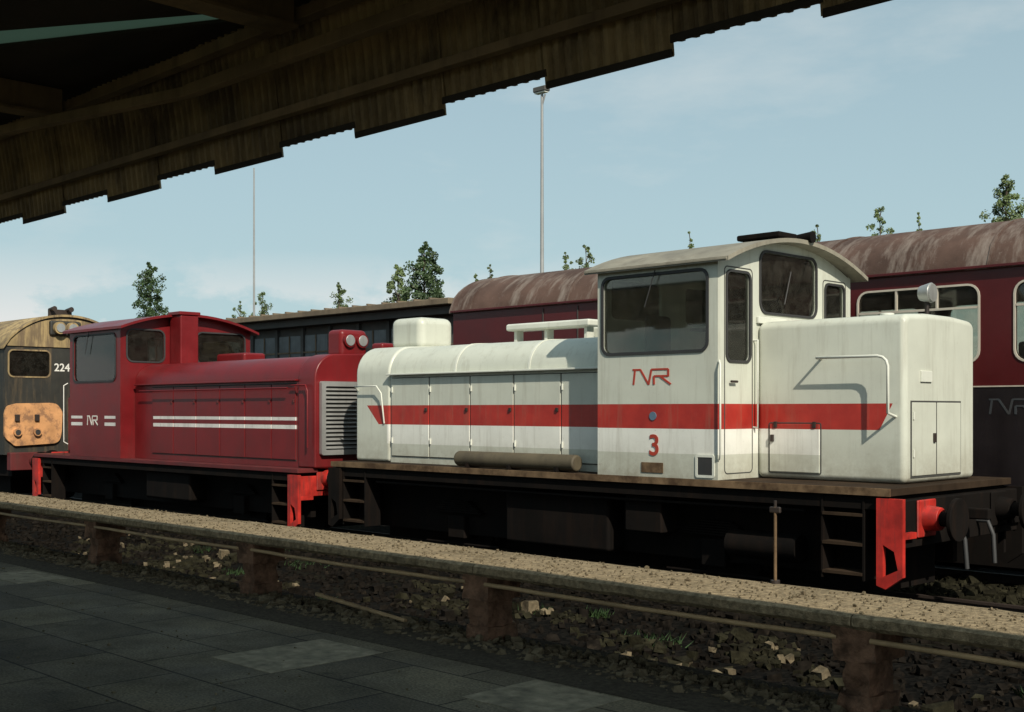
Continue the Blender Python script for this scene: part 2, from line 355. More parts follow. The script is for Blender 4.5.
# cab
def cab(P,x0,x1,zb,ze,rise,mat,sidewin,endwins,roofmat,backwins,y0=11.1,y1=14.0,seam=True):
    t=.05
    for nm,ya,yb,dr,c in (('near',y0,y0+t,-1,y0),('far',y1-t,y1,1,y1)):
        plate('cab_side_'+nm,[(x0,zb),(x1,zb),(x1,ze),(x0,ze)],[rr(*sidewin)],'y',ya,yb,mat,P)
        gasket('side_window_'+nm,*sidewin,'y',c,P,dirn=dr)
    a=arc(y0+t,y1-t,ze-.02,rise,16)
    out=[(y1-t,zb),(y0+t,zb)]+a
    for nm,xa,xb,c,dr,ws in (('front',x1-t,x1,x1,1,endwins),('back',x0,x0+t,x0,-1,backwins)):
        plate('cab_end_'+nm,out,[rr(*w) for w in ws],'x',xa,xb,mat,P)
        for i,w in enumerate(ws): gasket('end_window_%s_%d'%(nm,i),*w,'x',c,P,dirn=dr,w=.026)
    roofshell('cab_roof',y0-.09,y1+.09,ze-.01,rise+.03,.05,x0-.14,x1+.2,roofmat,P)
    box('cab_floor',x0+t,x1-t,y0+t,y1-t,zb,zb+.05,'inside',P)
    box('control_desk',x1-.6,x1-.1,y0+.9,y1-.9,zb+.05,.75,'inside',P,.04)
    box('cab_seat',x0+.5,x0+.9,y0+.35,y0+.8,.1,.25,'seat',P,.05)
    box('cab_seat_back',x0+.42,x0+.52,y0+.35,y0+.8,.25,1.15,'seat',P,.05)
    box('cab_seat_head',x0+1.1,x0+1.2,y1-.9,y1-.4,.05,1.15,'seat',P,.05)
    cyl('seat_column',(x0+.7,y0+.58,zb),(x0+.7,y0+.58,.1),.05,'seat',P)
    cyl('brake_stand',(x1-.7,y0+.8,zb),(x1-.7,y0+.8,.95),.04,'steel',P)
    cyl('handwheel',(x1-.75,y0+.8,.95),(x1-.75,y0+.8,.98),.18,'steel',P)
    tube('wiper',[(x1+.03,y0+1.45,ze-.05),(x1+.035,y0+1.3,ze-.45)],.008,'rubber',P)
    tube('wiper_2',[(x0+.9,y0-.03,ze-.08),(x0+.75,y0-.035,ze-.5)],.007,'rubber',P)
cab(W,-9.6,-7.84,zf,1.70,.30,'white',(-9.51,.68,-7.99,1.57,.09),
    [(11.27,.56,11.72,1.56,.07),(11.94,1.14,13.16,1.84,.12),(13.38,.56,13.83,1.56,.07)],'lroof',
    [(11.3,1.12,12.3,1.6,.07),(12.8,1.12,13.8,1.6,.07)])
ring('cab_door_seam',11.22,-.72,11.78,1.62,-7.84,axis='x',parent=W,r=.06)
ring('cab_door_seam',13.32,-.72,13.88,1.62,-7.84,axis='x',parent=W,r=.06)
cyl('door_handle',(-7.80,11.30,.32),(-7.80,11.42,.32),.014,'steel',W,n=8)
tube('door_grab',[(-7.84,11.80,-.2),(-7.78,11.80,-.2),(-7.78,11.80,.8),(-7.84,11.80,.8)],.012,'plainwhite',W)
tube('corner_grab',[(-7.82,11.1,-.55),(-7.78,11.06,-.5),(-7.78,11.06,.5),(-7.82,11.1,.55)],.011,'plainwhite',W)
box('roof_gutter',-9.72,-7.66,11.0,11.03,1.655,1.68,'lroof',W,.004)
box('horn_box',-8.35,-7.75,12.2,12.6,2.03,2.1,'black',W,.02)
cyl('horn',(-8.0,12.7,2.06),(-7.6,12.7,2.06),.03,'black',W,r1=.07)
ring('step_pocket_rim',-8.14,-.76,-7.88,-.50,11.1,'plainwhite',w=.03,r=.03,parent=W,off=.012)
box('step_pocket',-8.11,-7.91,11.094,11.0995,-.74,-.53,'rubber',W)
box('builder_plate',-8.92,-8.60,11.09,11.1,-.73,-.61,'edgeo',W,.003)
text('number_3','3',(-8.73,11.094,-.42),.34,'redmark',W)
cyl('blue_badge',(-8.75,11.09,-.07),(-8.75,11.1,-.07),.05,'bluemark',W)
def logo(P,xc,zc,s,y,mat='redmark',axis='y',sv=.8):
    segs=[((-1.15,-.45),(-1.05,.45)),((-1.2,.45),(-.7,.45)),((-.72,.45),(-.22,-.45)),((-.22,-.45),(-.05,.45)),((-.05,.45),(.95,.45)),((.95,.45),(.95,.02)),((.95,.05),(.1,.05)),((.1,.05),(.1,-.45)),((.45,.05),(1.1,-.45))]
    for i,(a,b) in enumerate(segs):
        du,dv=b[0]-a[0],b[1]-a[1]; l=math.hypot(du,dv); nx,nz_=-dv/l*.055,du/l*.055
        pts=[(xc+(p[0]+k*nx)*s,zc+(p[1]+k*nz_)*s*sv) for p,k in ((a,1),(b,1),(b,-1),(a,-1))]
        plate('logo_stroke_%d'%i,pts,[],axis,y-.004-.0004*i,y-.0005,mat,P)
logo(W,-8.76,.385,.245,11.1)
# ================= RED LOCO
D=empty('red_diesel_shunter',(-20,12.55,ZR)); zr=-.93
box('footplate',-25.6,-15.85,11.1,14.0,zr-.07,zr-.004,'fred',D,.006)
box('footplate_valance',-25.5,-15.95,11.14,13.96,zr-.2,zr-.072,'black',D)
running(D,-25.4,-16,zr,(-23,-18.2))
bufferend(D,-15.88,1,zr,L=.32); bufferend(D,-25.55,-1,zr)
steps(D,-16.6,-16.15,11.12,zr,'front_step'); steps(D,-25.2,-24.8,11.12,zr,'rear_step')
box('fuel_tank',-21,-19.4,11.25,11.65,-1.65,-1.15,'black',D,.05)
extr('long_hood',hoodprof(11.4,13.7,zr,.52,.92),-21.68,-16.25,'red',D)
extr('radiator_hood',hoodprof(11.4,13.7,zr,.50,.92,.02),-16.24,-15.78,'red',D,bevel=.03,ang=50)
rd=[-21.0,-20.2,-19.4,-18.6,-17.8,-17.0,-16.3]
box('hood_seams',-20.99,-16.31,11.396,11.4,zr+.1,.44,'gasket',D)
for i in range(6):
    box('hood_door_%d'%i,rd[i]+.012,rd[i+1]-.012,11.380,11.41,zr+.12,.42,'red',D,.006)
    box('door_catch_%d'%i,rd[i+1]-.08,rd[i+1]-.04,11.36,11.385,.12,.17,'fred',D,.004)
box('drip_rail',-21.6,-16.25,11.32,11.4,.47,.5,'red',D,.008)
tube('hood_handrail',[(-21.3,11.28,.36),(-16.4,11.28,.36)],.013,'red',D)
tube('front_handrail',[(-16.35,11.32,.40),(-15.95,11.32,.40),(-15.9,11.32,.30),(-15.9,11.32,-.6)],.013,'red',D)
plate('grille_frame',rr(11.46,-.72,13.64,.46,.03),[rr(11.54,-.64,13.56,.38,.02)],'x',-15.77,-15.70,'silver',D)
box('grille_back',-15.775,-15.765,11.5,13.6,-.7,.4,'rubber',D)
vs=[];fs=[]
for i in range(15):
    z=-.62+i*.067; n=len(vs)
    vs+=[(-15.71,11.54,z),(-15.71,13.56,z),(-15.755,13.56,z+.035),(-15.755,11.54,z+.035),(-15.71,11.54,z+.008),(-15.71,13.56,z+.008),(-15.755,13.56,z+.043),(-15.755,11.54,z+.043)]
    fs+=[[n,n+1,n+2,n+3],[n+4,n+7,n+6,n+5],[n,n+4,n+5,n+1],[n+3,n+2,n+6,n+7]]
meshobj('grille_louvres',vs,fs,'silver',D)
box('headlamp_housing',-16.25,-15.85,11.95,12.5,.86,1.32,'red',D,.08,4)
for y in (12.10,12.36):
    cyl('headlamp_rim',(-15.86,y,1.14),(-15.80,y,1.14),.115,'red',D,n=24)
    cyl('headlamp_lens',(-15.80,y,1.14),(-15.785,y,1.14),.09,'silver',D,n=24,bevel=.006)
box('headlamp_housing_small',-16.4,-16.1,13.0,13.3,.86,1.15,'red',D,.05,3)
cab(D,-23.86,-21.7,zr,1.62,.27,'red',(-23.68,.58,-21.9,1.48,.12),
   [(11.24,.95,12.02,1.56,.12),(12.75,.95,13.86,1.56,.12)],'red',[(11.3,1.0,12.3,1.55,.07),(12.8,1.0,13.8,1.55,.07)])
box('exhaust_stack',-21.62,-21.2,12.1,12.5,.85,1.86,'red',D,.03)
box('exhaust_cap',-21.64,-21.18,12.07,12.53,1.86,1.93,'red',D,.015)
box('air_filter',-20.9,-19.9,12.7,13.2,.86,1.1,'red',D,.05)
tube('cab_grab',[(-23.95,11.1,-.7),(-23.97,11.02,-.65),(-23.97,11.02,.5),(-23.95,11.1,.55)],.010,'whitemark',D)
logo(D,-22.85,-.21,.2,11.1,'whitemark',sv=1)
box('rear_hood',-25.3,-23.87,11.7,13.4,zr,.3,'red',D,.08,3)
# ================= OLD DIESEL at the far left
O=empty('old_diesel_locomotive',(-33,12.5,ZR))
plate('end_face',[(13.95,-1.0),(11.05,-1.0)]+arc(11.05,13.95,1.42,.72,16,2.2,.8),[rr(11.15,.76,12.08,1.34,.1),rr(12.95,.76,13.75,1.34,.1)],'x',-27.06,-27.0,'oldblack',O)
for i,w in enumerate(((11.15,.76,12.08,1.34,.1),(12.95,.76,13.75,1.34,.1))): gasket('windscreen_%d'%i,*w,'x',-27.0,O,dirn=1,mat='oldroof',w=.03)
plate('forehead_panel',[(13.9,1.44),(11.1,1.44)]+arc(11.1,13.9,1.5,.6,16,2.2,.8),[],'x',-26.995,-26.97,'oldroof',O)
plate('side_near',[(-42,-1.0),(-27.07,-1.0),(-27.07,1.42),(-42,1.42)],[rr(-28.5,.6,-27.7,1.3,.06)],'y',11.05,11.1,'oldblack',O)
plate('side_far',[(-42,-1.0),(-27.07,-1.0),(-27.07,1.42),(-42,1.42)],[rr(-28.5,.6,-27.7,1.3,.06)],'y',13.9,13.95,'oldblack',O)
roofshell('roof',11.0,14.0,1.42,.78,.05,-42,-26.93,'oldroof',O,p=2.2,q=.8)
box('cab_bulkhead',-29.5,-29.4,11.12,13.88,-1,1.6,'inside',O)
def worn(u0,v0,u1,v1,seed):
    out=[]
    for i,(u,v) in enumerate(rr(u0,v0,u1,v1,.3,9)):
        out.append((u+.05*noise.noise(Vector((u*4,v*4,seed))),v+.07*noise.noise(Vector((u*4,v*4,seed+9)))))
    return out
plate('warning_panel',worn(11.02,-.80,12.35,.18,1),[],'x',-26.99,-26.93,'orange',O)
plate('warning_panel_right',worn(12.7,-.80,13.9,.18,4),[],'x',-26.99,-26.93,'orange',O)
box('nose_beam',-27.0,-26.8,11.1,13.9,-1.35,-.95,'fred',O,.02)
for y in (11.3,11.75):
    cyl('marker_lamp',(-26.94,y,-.5),(-26.86,y,-.5),.09,'orange',O)
    cyl('marker_lens',(-26.86,y,-.5),(-26.85,y,-.5),.06,'rubber',O)
    box('lamp_bracket',-26.95,-26.88,y-.05,y+.05,-.25,-.1,'steel',O,.01)
for y in (12.25,12.55):
    cyl('roof_headlamp',(-27.1,y,1.88),(-26.8,y,1.88),.14,'oldroof',O,n=20)
    cyl('roof_headlamp_lens',(-26.8,y,1.88),(-26.78,y,1.88),.1,'silver',O,n=20)
box('headlamp_box',-27.3,-26.9,12.05,12.8,1.7,2.05,'oldblack',O,.05)
for y in (12.2,12.6): cyl('horn',(-27.3,y,2.33),(-27.0,y,2.33),.025,'steel',O,r1=.06)
boxes('horn_mount',[(-27.25,-27.2,12.15,12.7,2.1,2.33)],'steel',O)
text('number_224','224',(-26.992,12.37,.97),.25,'whitemark',O,face='x')
for t in (-1,1):
    cyl('buffer',(-26.8,12.5+t*.87,-1.15),(-26.45,12.5+t*.87,-1.15),.12,'fred',O); cyl('buffer_head',(-26.45,12.5+t*.87,-1.15),(-26.4,12.5+t*.87,-1.15),.22,'black',O)
boxes('underframe',[(-42,-27.2,11.3,13.7,-1.5,-1.02),(-31.5,-28,11.6,13.4,-1.95,-1.5),(-41,-38,11.6,13.4,-1.95,-1.5)],'black',O)
for x in (-28.7,-31,-38.5,-40.5):
    for y in (11.83,13.27): cyl('wheel',(x,y-.06,ZR+.48),(x,y+.06,ZR+.48),.48,'black',O,n=28)
# ================= COACH
C=empty('maroon_railway_coach',(-6,16.5,ZR)); cx0,cx1=-16.6,5.0
wins=[]; x=-8.33
while x>-12.5: wins.append(x); x-=2.15
x=-6.18
while x<3: wins.append(x); x+=2.15
for nm,ya,yb,dr,c in (('near',15.1,15.15,-1,15.1),('far',17.85,17.9,1,17.9)):
    plate('side_'+nm,[(cx0,.20),(cx1,.20),(cx1,1.84),(cx0,1.84)],[rr(w,.62,w+1.68,1.60,.14) for w in wins],'y',ya,yb,'maroon',C)
    for i,w in enumerate(wins):
        gasket('window_%s_%d'%(nm,i),w,.62,w+1.68,1.60,.14,'y',c,C,mat='cream',w=.022,dirn=dr)
        if nm=='near':
            boxes('window_vent_bars_%d'%i,[(w+.01,w+1.67,15.088,15.13,1.30,1.33),(w+.54,w+.565,15.089,15.131,1.33,1.6),(w+1.11,w+1.135,15.089,15.131,1.33,1.6)],'cream',C)
for nm,ya,yb in (('near',15.06,15.15),('far',17.85,17.94)):
    box('lower_side_'+nm,cx0,cx1,ya+.03,yb-.001,-1.1,.29,'coachlow',C)
    box('waist_line_'+nm,cx0,cx1,ya+.02,yb-.002,.291,.308,'cream',C)
dr_=[(xx,xx+.012,15.085,15.1,.32,1.75) for xx in (-14.3,-13.5,-12.3)]
boxes('door_seams',dr_,'gasket',C)
ao=arc(15.15,17.85,1.82,.66,18,2.3,.6)
for xx in (cx0,cx1-.05): plate('end',[(17.85,-1.1),(15.15,-1.1)]+ao,[],'x',xx,xx+.05,'maroon',C)
roofshell('roof',15.05,17.95,1.84,.71,.05,cx0-.06,cx1+.06,'croof',C,n=24,p=2.3,q=.6)
box('gutter_near',cx0,cx1,15.02,15.05,1.80,1.835,'maroon',C,.004)
for k in range(9):
    xx=cx0+.5+k*2.4
    a=arc(15.04,17.96,1.85,.715,24,2.3,.6); b=[(y,z-.02) for y,z in a]
    extr('roof_rib',a+b[::-1],xx-.02,xx+.02,'croof',C)
    if k in (0,2,4): cyl('roof_vent',(xx+1.2,16.5,2.5),(xx+1.2,16.5,2.58),.11,'croof',C,r1=.09)
box('floor',cx0+.06,cx1-.06,15.16,17.84,-.2,-.1,'inside',C)
sl=[]
for k in range(12):
    xx=-11.2+k*1.25
    sl+= [(xx,xx+.15,15.2,16.1,-.1,.86),(xx,xx+.15,16.9,17.8,-.1,.86),(xx+.15,xx+.55,15.2,16.1,-.1,.3),(xx+.15,xx+.55,16.9,17.8,-.1,.3)]
boxes('seats',sl,'seat',C,.04)
boxes('underframe',[(cx0+.3,cx1-.3,15.4,15.55,-1.35,-1.12),(cx0+.3,cx1-.3,17.4,17.55,-1.35,-1.12),(-8,-3.5,15.3,16.2,-2.0,-1.35),(-11,-9,15.3,16.2,-2.0,-1.3),(cx0+.5,cx1-.5,16,17,-1.9,-1.2)],'black',C)
for bx in (-13.8,2.0):
    boxes('bogie',[(bx-1.6,bx+1.6,15.45,15.6,-1.75,-1.4),(bx-1.6,bx+1.6,17.3,17.5,-1.75,-1.4),(bx-.3,bx+.3,15.4,17.5,-1.8,-1.3)],'black',C,.03)
    for wx in (bx-1.3,bx+1.3):
        for y in (15.78,17.22): cyl('wheel',(wx,y-.06,ZR+.46),(wx,y+.06,ZR+.46),.46,'black',C,n=28)
for t in (-1,1): cyl('buffer',(cx0-.4,16.5+t*.87,-1.1),(cx0,16.5+t*.87,-1.1),.14,'black',C)
logo(C,-6.2,.04,.26,15.09,'faintmark')
# ================= SHED
S=empty('station_shed',(-26,19,ZG))
sx0,sx1=-36.,-19.7
box('wall',sx0,sx1,18.1,21.5,ZG,2.12,'shed',S)
box('roof',sx0-.3,sx1+.3,17.5,22.,2.3,2.44,'shedroof',S,.02)
box('fascia',sx0-.28,sx1+.28,17.75,21.9,2.12,2.29,'shed',S)
pl=[];k=sx0+.2
while k<sx1-1.2: pl.append((k,k+.95,18.05,18.12,.55,1.9)); k+=1.15
boxes('window_panes',pl,'shedpane',S); boxes('mullions',[(p[1]+.04,p[1]+.15,18.02,18.13,.4,2.1) for p in pl],'shed',S)
boxes('glazing_bars',[(p[0]+.45,p[0]+.49,18.03,18.06,.55,1.9) for p in pl]+[(sx0,sx1,18.03,18.06,1.45,1.49)],'shedroof',S)
k=sx0
rv=[]
while k<sx1: rv.append((k,k+.05,17.5,22.,2.442,2.475)); k+=.55
boxes('roof_battens',rv,'shedroof',S)
# ================= LAMP POSTS
def lamp(px,d,ty,r,head):
    x,y=at(px,d); zt=(410-ty)/F*d; P=empty('floodlight_mast' ,(x,y,ZG))
    cyl('mast',(x,y,ZG),(x,y,zt),r*1.5,'galv',P,r1=r*.75,n=10)
    if head:
        box('lamp_head',x-.32,x+.26,y-.14,y+.14,zt,zt+.18,'shed',P,.03); box('lamp_glass',x-.28,x+.22,y-.1,y+.1,zt-.04,zt-.003,'plainwhite',P)
        tube('bracket',[(x,y,zt-.5),(x+.15,y,zt-.1)],.03,'galv',P)
lamp(542,42,92,.062,True); lamp(254,62,168,.05,False)
# ================= TREES
def tree(px,d,ty,wpx,mat,seed,dens=1.0,pointy=.8):
    rg=random.Random(seed); x,y=at(px,d); zt=(410-ty)/F*d; w=wpx/F*d/2
    P=empty('tree',(x,y,ZG)); ch=min(zt-ZG-1,max(w*3.6,3.))
    cyl('trunk',(x,y,ZG),(x,y,zt-ch*.12),.05+w*.09,'bark',P,r1=.012,n=8)
    vs=[];fs=[]
    ncl=int(80*dens)
    for c in range(ncl):
        t=(c+rg.random())/ncl; t=t**.75; zc=zt-.06*w-ch*t
        rad=w*(min(1,t*2.2+.05))**pointy
        a=rg.random()*6.283; q=rad*(rg.random()**.6)*rg.uniform(.55,1.0)
        cxp,cyp=x+math.cos(a)*q,y+math.sin(a)*q
        if c%3==0: tube('limb_%d'%c,[(x,y,zc-w*.5),((x+cxp)/2,(y+cyp)/2,zc-w*.15),(cxp,cyp,zc)],.012+.006*w,'bark',P,res=1)
        cr=w*rg.uniform(.12,.32)*(.45+.55*min(1,t*3))
        for l in range(int(62*min(1.3,dens+.2))):
            v=Vector((rg.gauss(0,1),rg.gauss(0,1),rg.gauss(0,.8))).normalized()*cr*rg.random()**.4
            p=Vector((cxp,cyp,zc))+v; s=rg.uniform(.03,.07)*(.7+.22*w)
            u=Vector((rg.gauss(0,1),rg.gauss(0,1),rg.gauss(0,1))).normalized(); ww=u.orthogonal().normalized()*s*.6; u*=s
            n=len(vs); vs+=[p-u,p+ww,p+u,p-ww]; fs.append([n,n+1,n+2,n+3])
    meshobj('foliage',vs,fs,mat,P)
for i,t in enumerate([(150,58,262,38,'leaf',1.1,.5),(424,44,241,54,'leaf',1.5,.75),(398,48,264,36,'leaf2',1.,.8),(339,60,280,30,'leaf2',.7,.8),(262,64,291,40,'leaf2',.7,.8),(240,64,300,30,'leaf2',.5,.8),(490,50,262,22,'leaf2',.5,.8),
    (476,50,272,20,'leaf2',.5,.8),(586,50,243,32,'leaf2',.6,.9),(566,50,250,28,'leaf2',.6,.9),(690,45,230,26,'leaf2',.45,.9),(818,45,224,36,'leaf2',.5,.9),(880,45,204,34,'leaf2',.6,.9),(919,46,210,22,'leaf2',.4,.9),(1006,40,174,44,'leaf2',1.0,.6),(1035,42,186,44,'leaf2',.9,.7)]):
    tree(t[0],t[1],t[2],t[3],t[4],i+3,t[5],t[6])
vs=[];fs=[]; rg=random.Random(5)
for k in range(9000):
    a=rg.uniform(-.9,.9); d=rg.uniform(110,135)
    x=d*(FW[0]*math.cos(a)-FW[1]*math.sin(a))*1.0; y=d*(FW[1]*math.cos(a)+FW[0]*math.sin(a))
    h=2.5+2.5*noise.noise(Vector((x*.08,y*.08,0)))
    p=Vector((x,y,ZG+rg.random()**.7*(h+2.2))); u=Vector((rg.gauss(0,1),rg.gauss(0,1),rg.gauss(0,1))).normalized(); w=u.orthogonal()*.55; u*=.7
    n=len(vs); vs+=[p-u,p+w,p+u,p-w]; fs.append([n,n+1,n+2,n+3])
meshobj('distant_treeline',vs,fs,'leaf')
# ================= GROUND
def groundmat(name,c1,c2,c3,rough=.95,bump=.8,patch=.62):
    m=bpy.data.materials.new(name); m.use_nodes=True; nt=m.node_tree; b=nt.nodes['Principled BSDF']
    tc=nd(nt,'ShaderNodeTexCoord').outputs['Object']
    v=nd(nt,'ShaderNodeTexVoronoi'); v.inputs['Scale'].default_value=16; nt.links.new(tc,v.inputs['Vector'])
    g=ramp(nt,v.outputs['Color'],.1,.9)
    c=mix(nt,g,c1,c2)
    f=ramp(nt,nz(nt,tc,.7,7,.7),patch-.06,patch+.05)
    c=mix(nt,f,c,c3)
    nt.links.new(c,b.inputs['Base Color']); b.inputs['Roughness'].default_value=rough; b.inputs['Specular IOR Level'].default_value=.05
    bp=nd(nt,'ShaderNodeBump'); bp.inputs['Strength'].default_value=bump; bp.inputs['Distance'].default_value=.05
    nt.links.new(v.outputs['Distance'],bp.inputs['Height']); nt.links.new(bp.outputs[0],b.inputs['Normal']); return m
M['ballast']=groundmat('dark_ballast',(.003,.003,.0026),(.009,.008,.0065),(.014,.013,.008))  # near-black stone colours with slightly lighter patches
M['grassland']=groundmat('rough_ground',(.06,.055,.04),(.10,.09,.07),(.05,.07,.025),patch=.5)
meshobj('ground',[(-900,-500,ZG-.02),(900,-500,ZG-.02),(900,1200,ZG-.02),(-900,1200,ZG-.02)],[[0,1,2,3]],'grassland')
nx,ny=260,50; vs=[];fs=[]
for j in range(ny+1):
    for i in range(nx+1):
        x=-60+i*75/nx; y=6.2+j*13.8/ny
        vs.append((x,y,ZG+.03+.035*noise.noise(Vector((x*3,y*3,0)))+.03*noise.noise(Vector((x*.8,y*.8,3)))))
for j in range(ny):
    for i in range(nx):
        a=j*(nx+1)+i; fs.append([a,a+1,a+nx+2,a+nx+1])
meshobj('track_ballast',vs,fs,'ballast',smooth=True)
for tcn in (12.55,16.5):
    T=empty('railway_track',(-10,tcn,ZR))
    for s in (-1,1):
        y=tcn+s*.7525
        prof=[(y-.07,ZR-.14),(y+.07,ZR-.14),(y+.07,ZR-.13),(y+.012,ZR-.11),(y+.012,ZR-.04),(y+.035,ZR-.03),(y+.035,ZR),(y-.035,ZR),(y-.035,ZR-.03),(y-.012,ZR-.04),(y-.012,ZR-.11),(y-.07,ZR-.13)]
        extr('rail',prof,-60,14,'steel',T)
    rg=random.Random(int(tcn*10)); l=[]
    for k in range(110):
        x=-59.5+k*.66+rg.uniform(-.03,.03); l.append((x,x+.25,tcn-1.27,tcn+1.27,ZR-.28,ZR-.142))
    boxes('sleepers',l,'sleeper',T,.008)
def stones(name,n,xr,yr,z,smin,smax,mat,seed,pts=None):
    rg=random.Random(seed); vs=[];fs=[]
    for k in range(n):
        if pts:
            c=rg.choice(pts); x=rg.gauss(c[0],c[2]*1.8); y=rg.gauss(c[1],c[2]*.7)
        else: x=rg.uniform(*xr); y=rg.uniform(*yr)
        s=rg.uniform(smin,smax)*(1 if rg.random()<.93 else 1.9)
        q=Matrix.Rotation(rg.random()*6.28,3,'Z')@Matrix.Rotation(rg.random()*3,3,'X'); b=len(vs)
        for a in (-1,1):
            for c in (-1,1):
                for e in (-1,1):
                    v=q@Vector((a*s*rg.uniform(.5,1.1),c*s*rg.uniform(.5,1.1),e*s*rg.uniform(.35,.8))); vs.append((x+v.x,y+v.y,z+v.z+s*.3))
        fs+=[[b+i for i in f] for f in ((0,1,3,2),(4,6,7,5),(0,4,5,1),(2,3,7,6),(0,2,6,4),(1,5,7,3))]
    meshobj(name,vs,fs,mat)
M['pale']=pmat('pale_rubble',(.15,.12,.075),.95,var=.7,scale=8,da=.5,bump=.6,bs=30,spec=.1)
M['rubm']=pmat('dull_rubble',(.026,.024,.014),.95,var=.85,scale=5,da=.6,dirt=(.008,.007,.005),cover=(.45,.6),msc=(3,3,3),bump=.6,bs=30,spec=.05)
stones('ballast_stones',8000,(-26,2),(6.9,11.5),ZG+.03,.015,.045,'stone',1)
stones('loose_gravel',5000,(-8,6),(13.7,15.6),ZG+.03,.02,.05,'rubm',2)
rg=random.Random(11)
heaps=[(rg.uniform(-20,1),rg.uniform(8.2,10.6),rg.uniform(.08,.3)) for k in range(34)]
stones('rubble_heaps',1500,None,None,ZG+.04,.012,.055,'rubm',12,heaps)
stones('rubble_chips',90,None,None,ZG+.09,.015,.05,'pale',13,heaps)
vs=[];fs=[]
for c in range(10):
    cxp,cyp=rg.uniform(-18,-3),rg.uniform(8.4,11); rad=rg.uniform(.1,.3)
    for k in range(80):
        a=rg.random()*6.28; q=rad*rg.random()**.5; x=cxp+math.cos(a)*q*1.5; y=cyp+math.sin(a)*q; h=rg.uniform(.03,.10); w=.010
        dx_,dy=rg.gauss(0,.05),rg.gauss(0,.05); n=len(vs)
        vs+=[(x-w,y,ZG+.02),(x+w,y,ZG+.02),(x+dx_+w*.5,y+dy,ZG+.04+h),(x+dx_-w*.8,y+dy+w,ZG+.03+h)]; fs.append([n,n+1,n+2,n+3])
meshobj('track_weeds',vs,fs,'leaf')
# ================= PLATFORM
def pavmat():
    m=bpy.data.materials.new('platform_paving'); m.use_nodes=True; nt=m.node_tree; b=nt.nodes['Principled BSDF']; L=nt.links
    tc=nd(nt,'ShaderNodeTexCoord').outputs['Object']
    mp=nd(nt,'ShaderNodeMapping'); mp.inputs['Location'].default_value=(.1,.33,0); L.new(tc,mp.inputs[0])
    k=nd(nt,'ShaderNodeTexBrick'); L.new(mp.outputs[0],k.inputs['Vector']); k.offset=.5
    k.inputs['Scale'].default_value=1; k.inputs['Brick Width'].default_value=.9; k.inputs['Row Height'].default_value=.6
    k.inputs['Mortar Size'].default_value=.009; k.inputs['Color1'].default_value=(.09,.076,.055,1); k.inputs['Color2'].default_value=(.17,.145,.10,1); k.inputs['Mortar'].default_value=(.03,.026,.018,1)
    k.inputs['Mortar Smooth'].default_value=.3
    f=ramp(nt,nz(nt,tc,1.1,8,.7),.3,.7,(.4,.4,.39,1),(1.2,1.17,1.08,1))
    c=mix(nt,1.0,k.outputs['Color'],f,'MULTIPLY')
    f2=ramp(nt,nz(nt,tc,60,3),.35,.7,(.55,.55,.55,1),(1.35,1.35,1.35,1)); c=mix(nt,1.0,c,f2,'MULTIPLY')
    f3=ramp(nt,nz(nt,tc,4,9,.75),.55,.7); c=mix(nt,mth(nt,'MULTIPLY',f3,.6),c,(.03,.028,.02))
    L.new(c,b.inputs['Base Color']); L.new(ramp(nt,nz(nt,tc,2,6),.3,.7,(.7,)*3+(1,),(.95,)*3+(1,)),b.inputs['Roughness'])
    b.inputs['Specular IOR Level'].default_value=.1
    bp=nd(nt,'ShaderNodeBump'); bp.inputs['Strength'].default_value=.6; bp.inputs['Distance'].default_value=.01
    h=mth(nt,'ADD',mth(nt,'MULTIPLY',k.outputs['Fac'],-1.0),mth(nt,'MULTIPLY',nz(nt,tc,60,5),.6)); L.new(h,bp.inputs['Height']); L.new(bp.outputs[0],b.inputs['Normal'])
    return m
M['paving']=pavmat()
M['palesl']=pmat('pale_paving_slab',(.24,.205,.14),.9,var=.5,scale=9,da=.6,dirt=(.08,.07,.05),bump=.5,bs=60,spec=.1,msc=(2,2,2))
M['edge']=pmat('platform_edge_asphalt',(.065,.055,.04),.95,var=.5,scale=30,da=.4,bump=.8,bs=70,spec=.05,msc=(2,2,2),dirt=(.03,.026,.02))
PL=empty('platform',(-8,2,ZP))
box('surface',-60,14,-9,5.35,ZG-.1,ZP,'paving',PL)
box('edge_strip',-60,14,5.355,5.93,ZG-.1,ZP+.004,'edge',PL,.01)
for i,(a,b,c,d) in enumerate([(-7.1,-6.4,4.28,5.18),(-5.1,-4.4,4.7,5.32),(-12.3,-11.4,4.8,5.3)]):
    box('pale_slab_%d'%i,a,b,c,d,ZP-.02,ZP+.004,'palesl',PL,.003)
stones('edge_gravel',6500,(-16,1.5),(5.66,6.2),ZP-.01,.006,.024,'pale',4)
stones('platform_grit',500,(-14,1.5),(2.5,5.8),ZP,.003,.008,'pale',14)
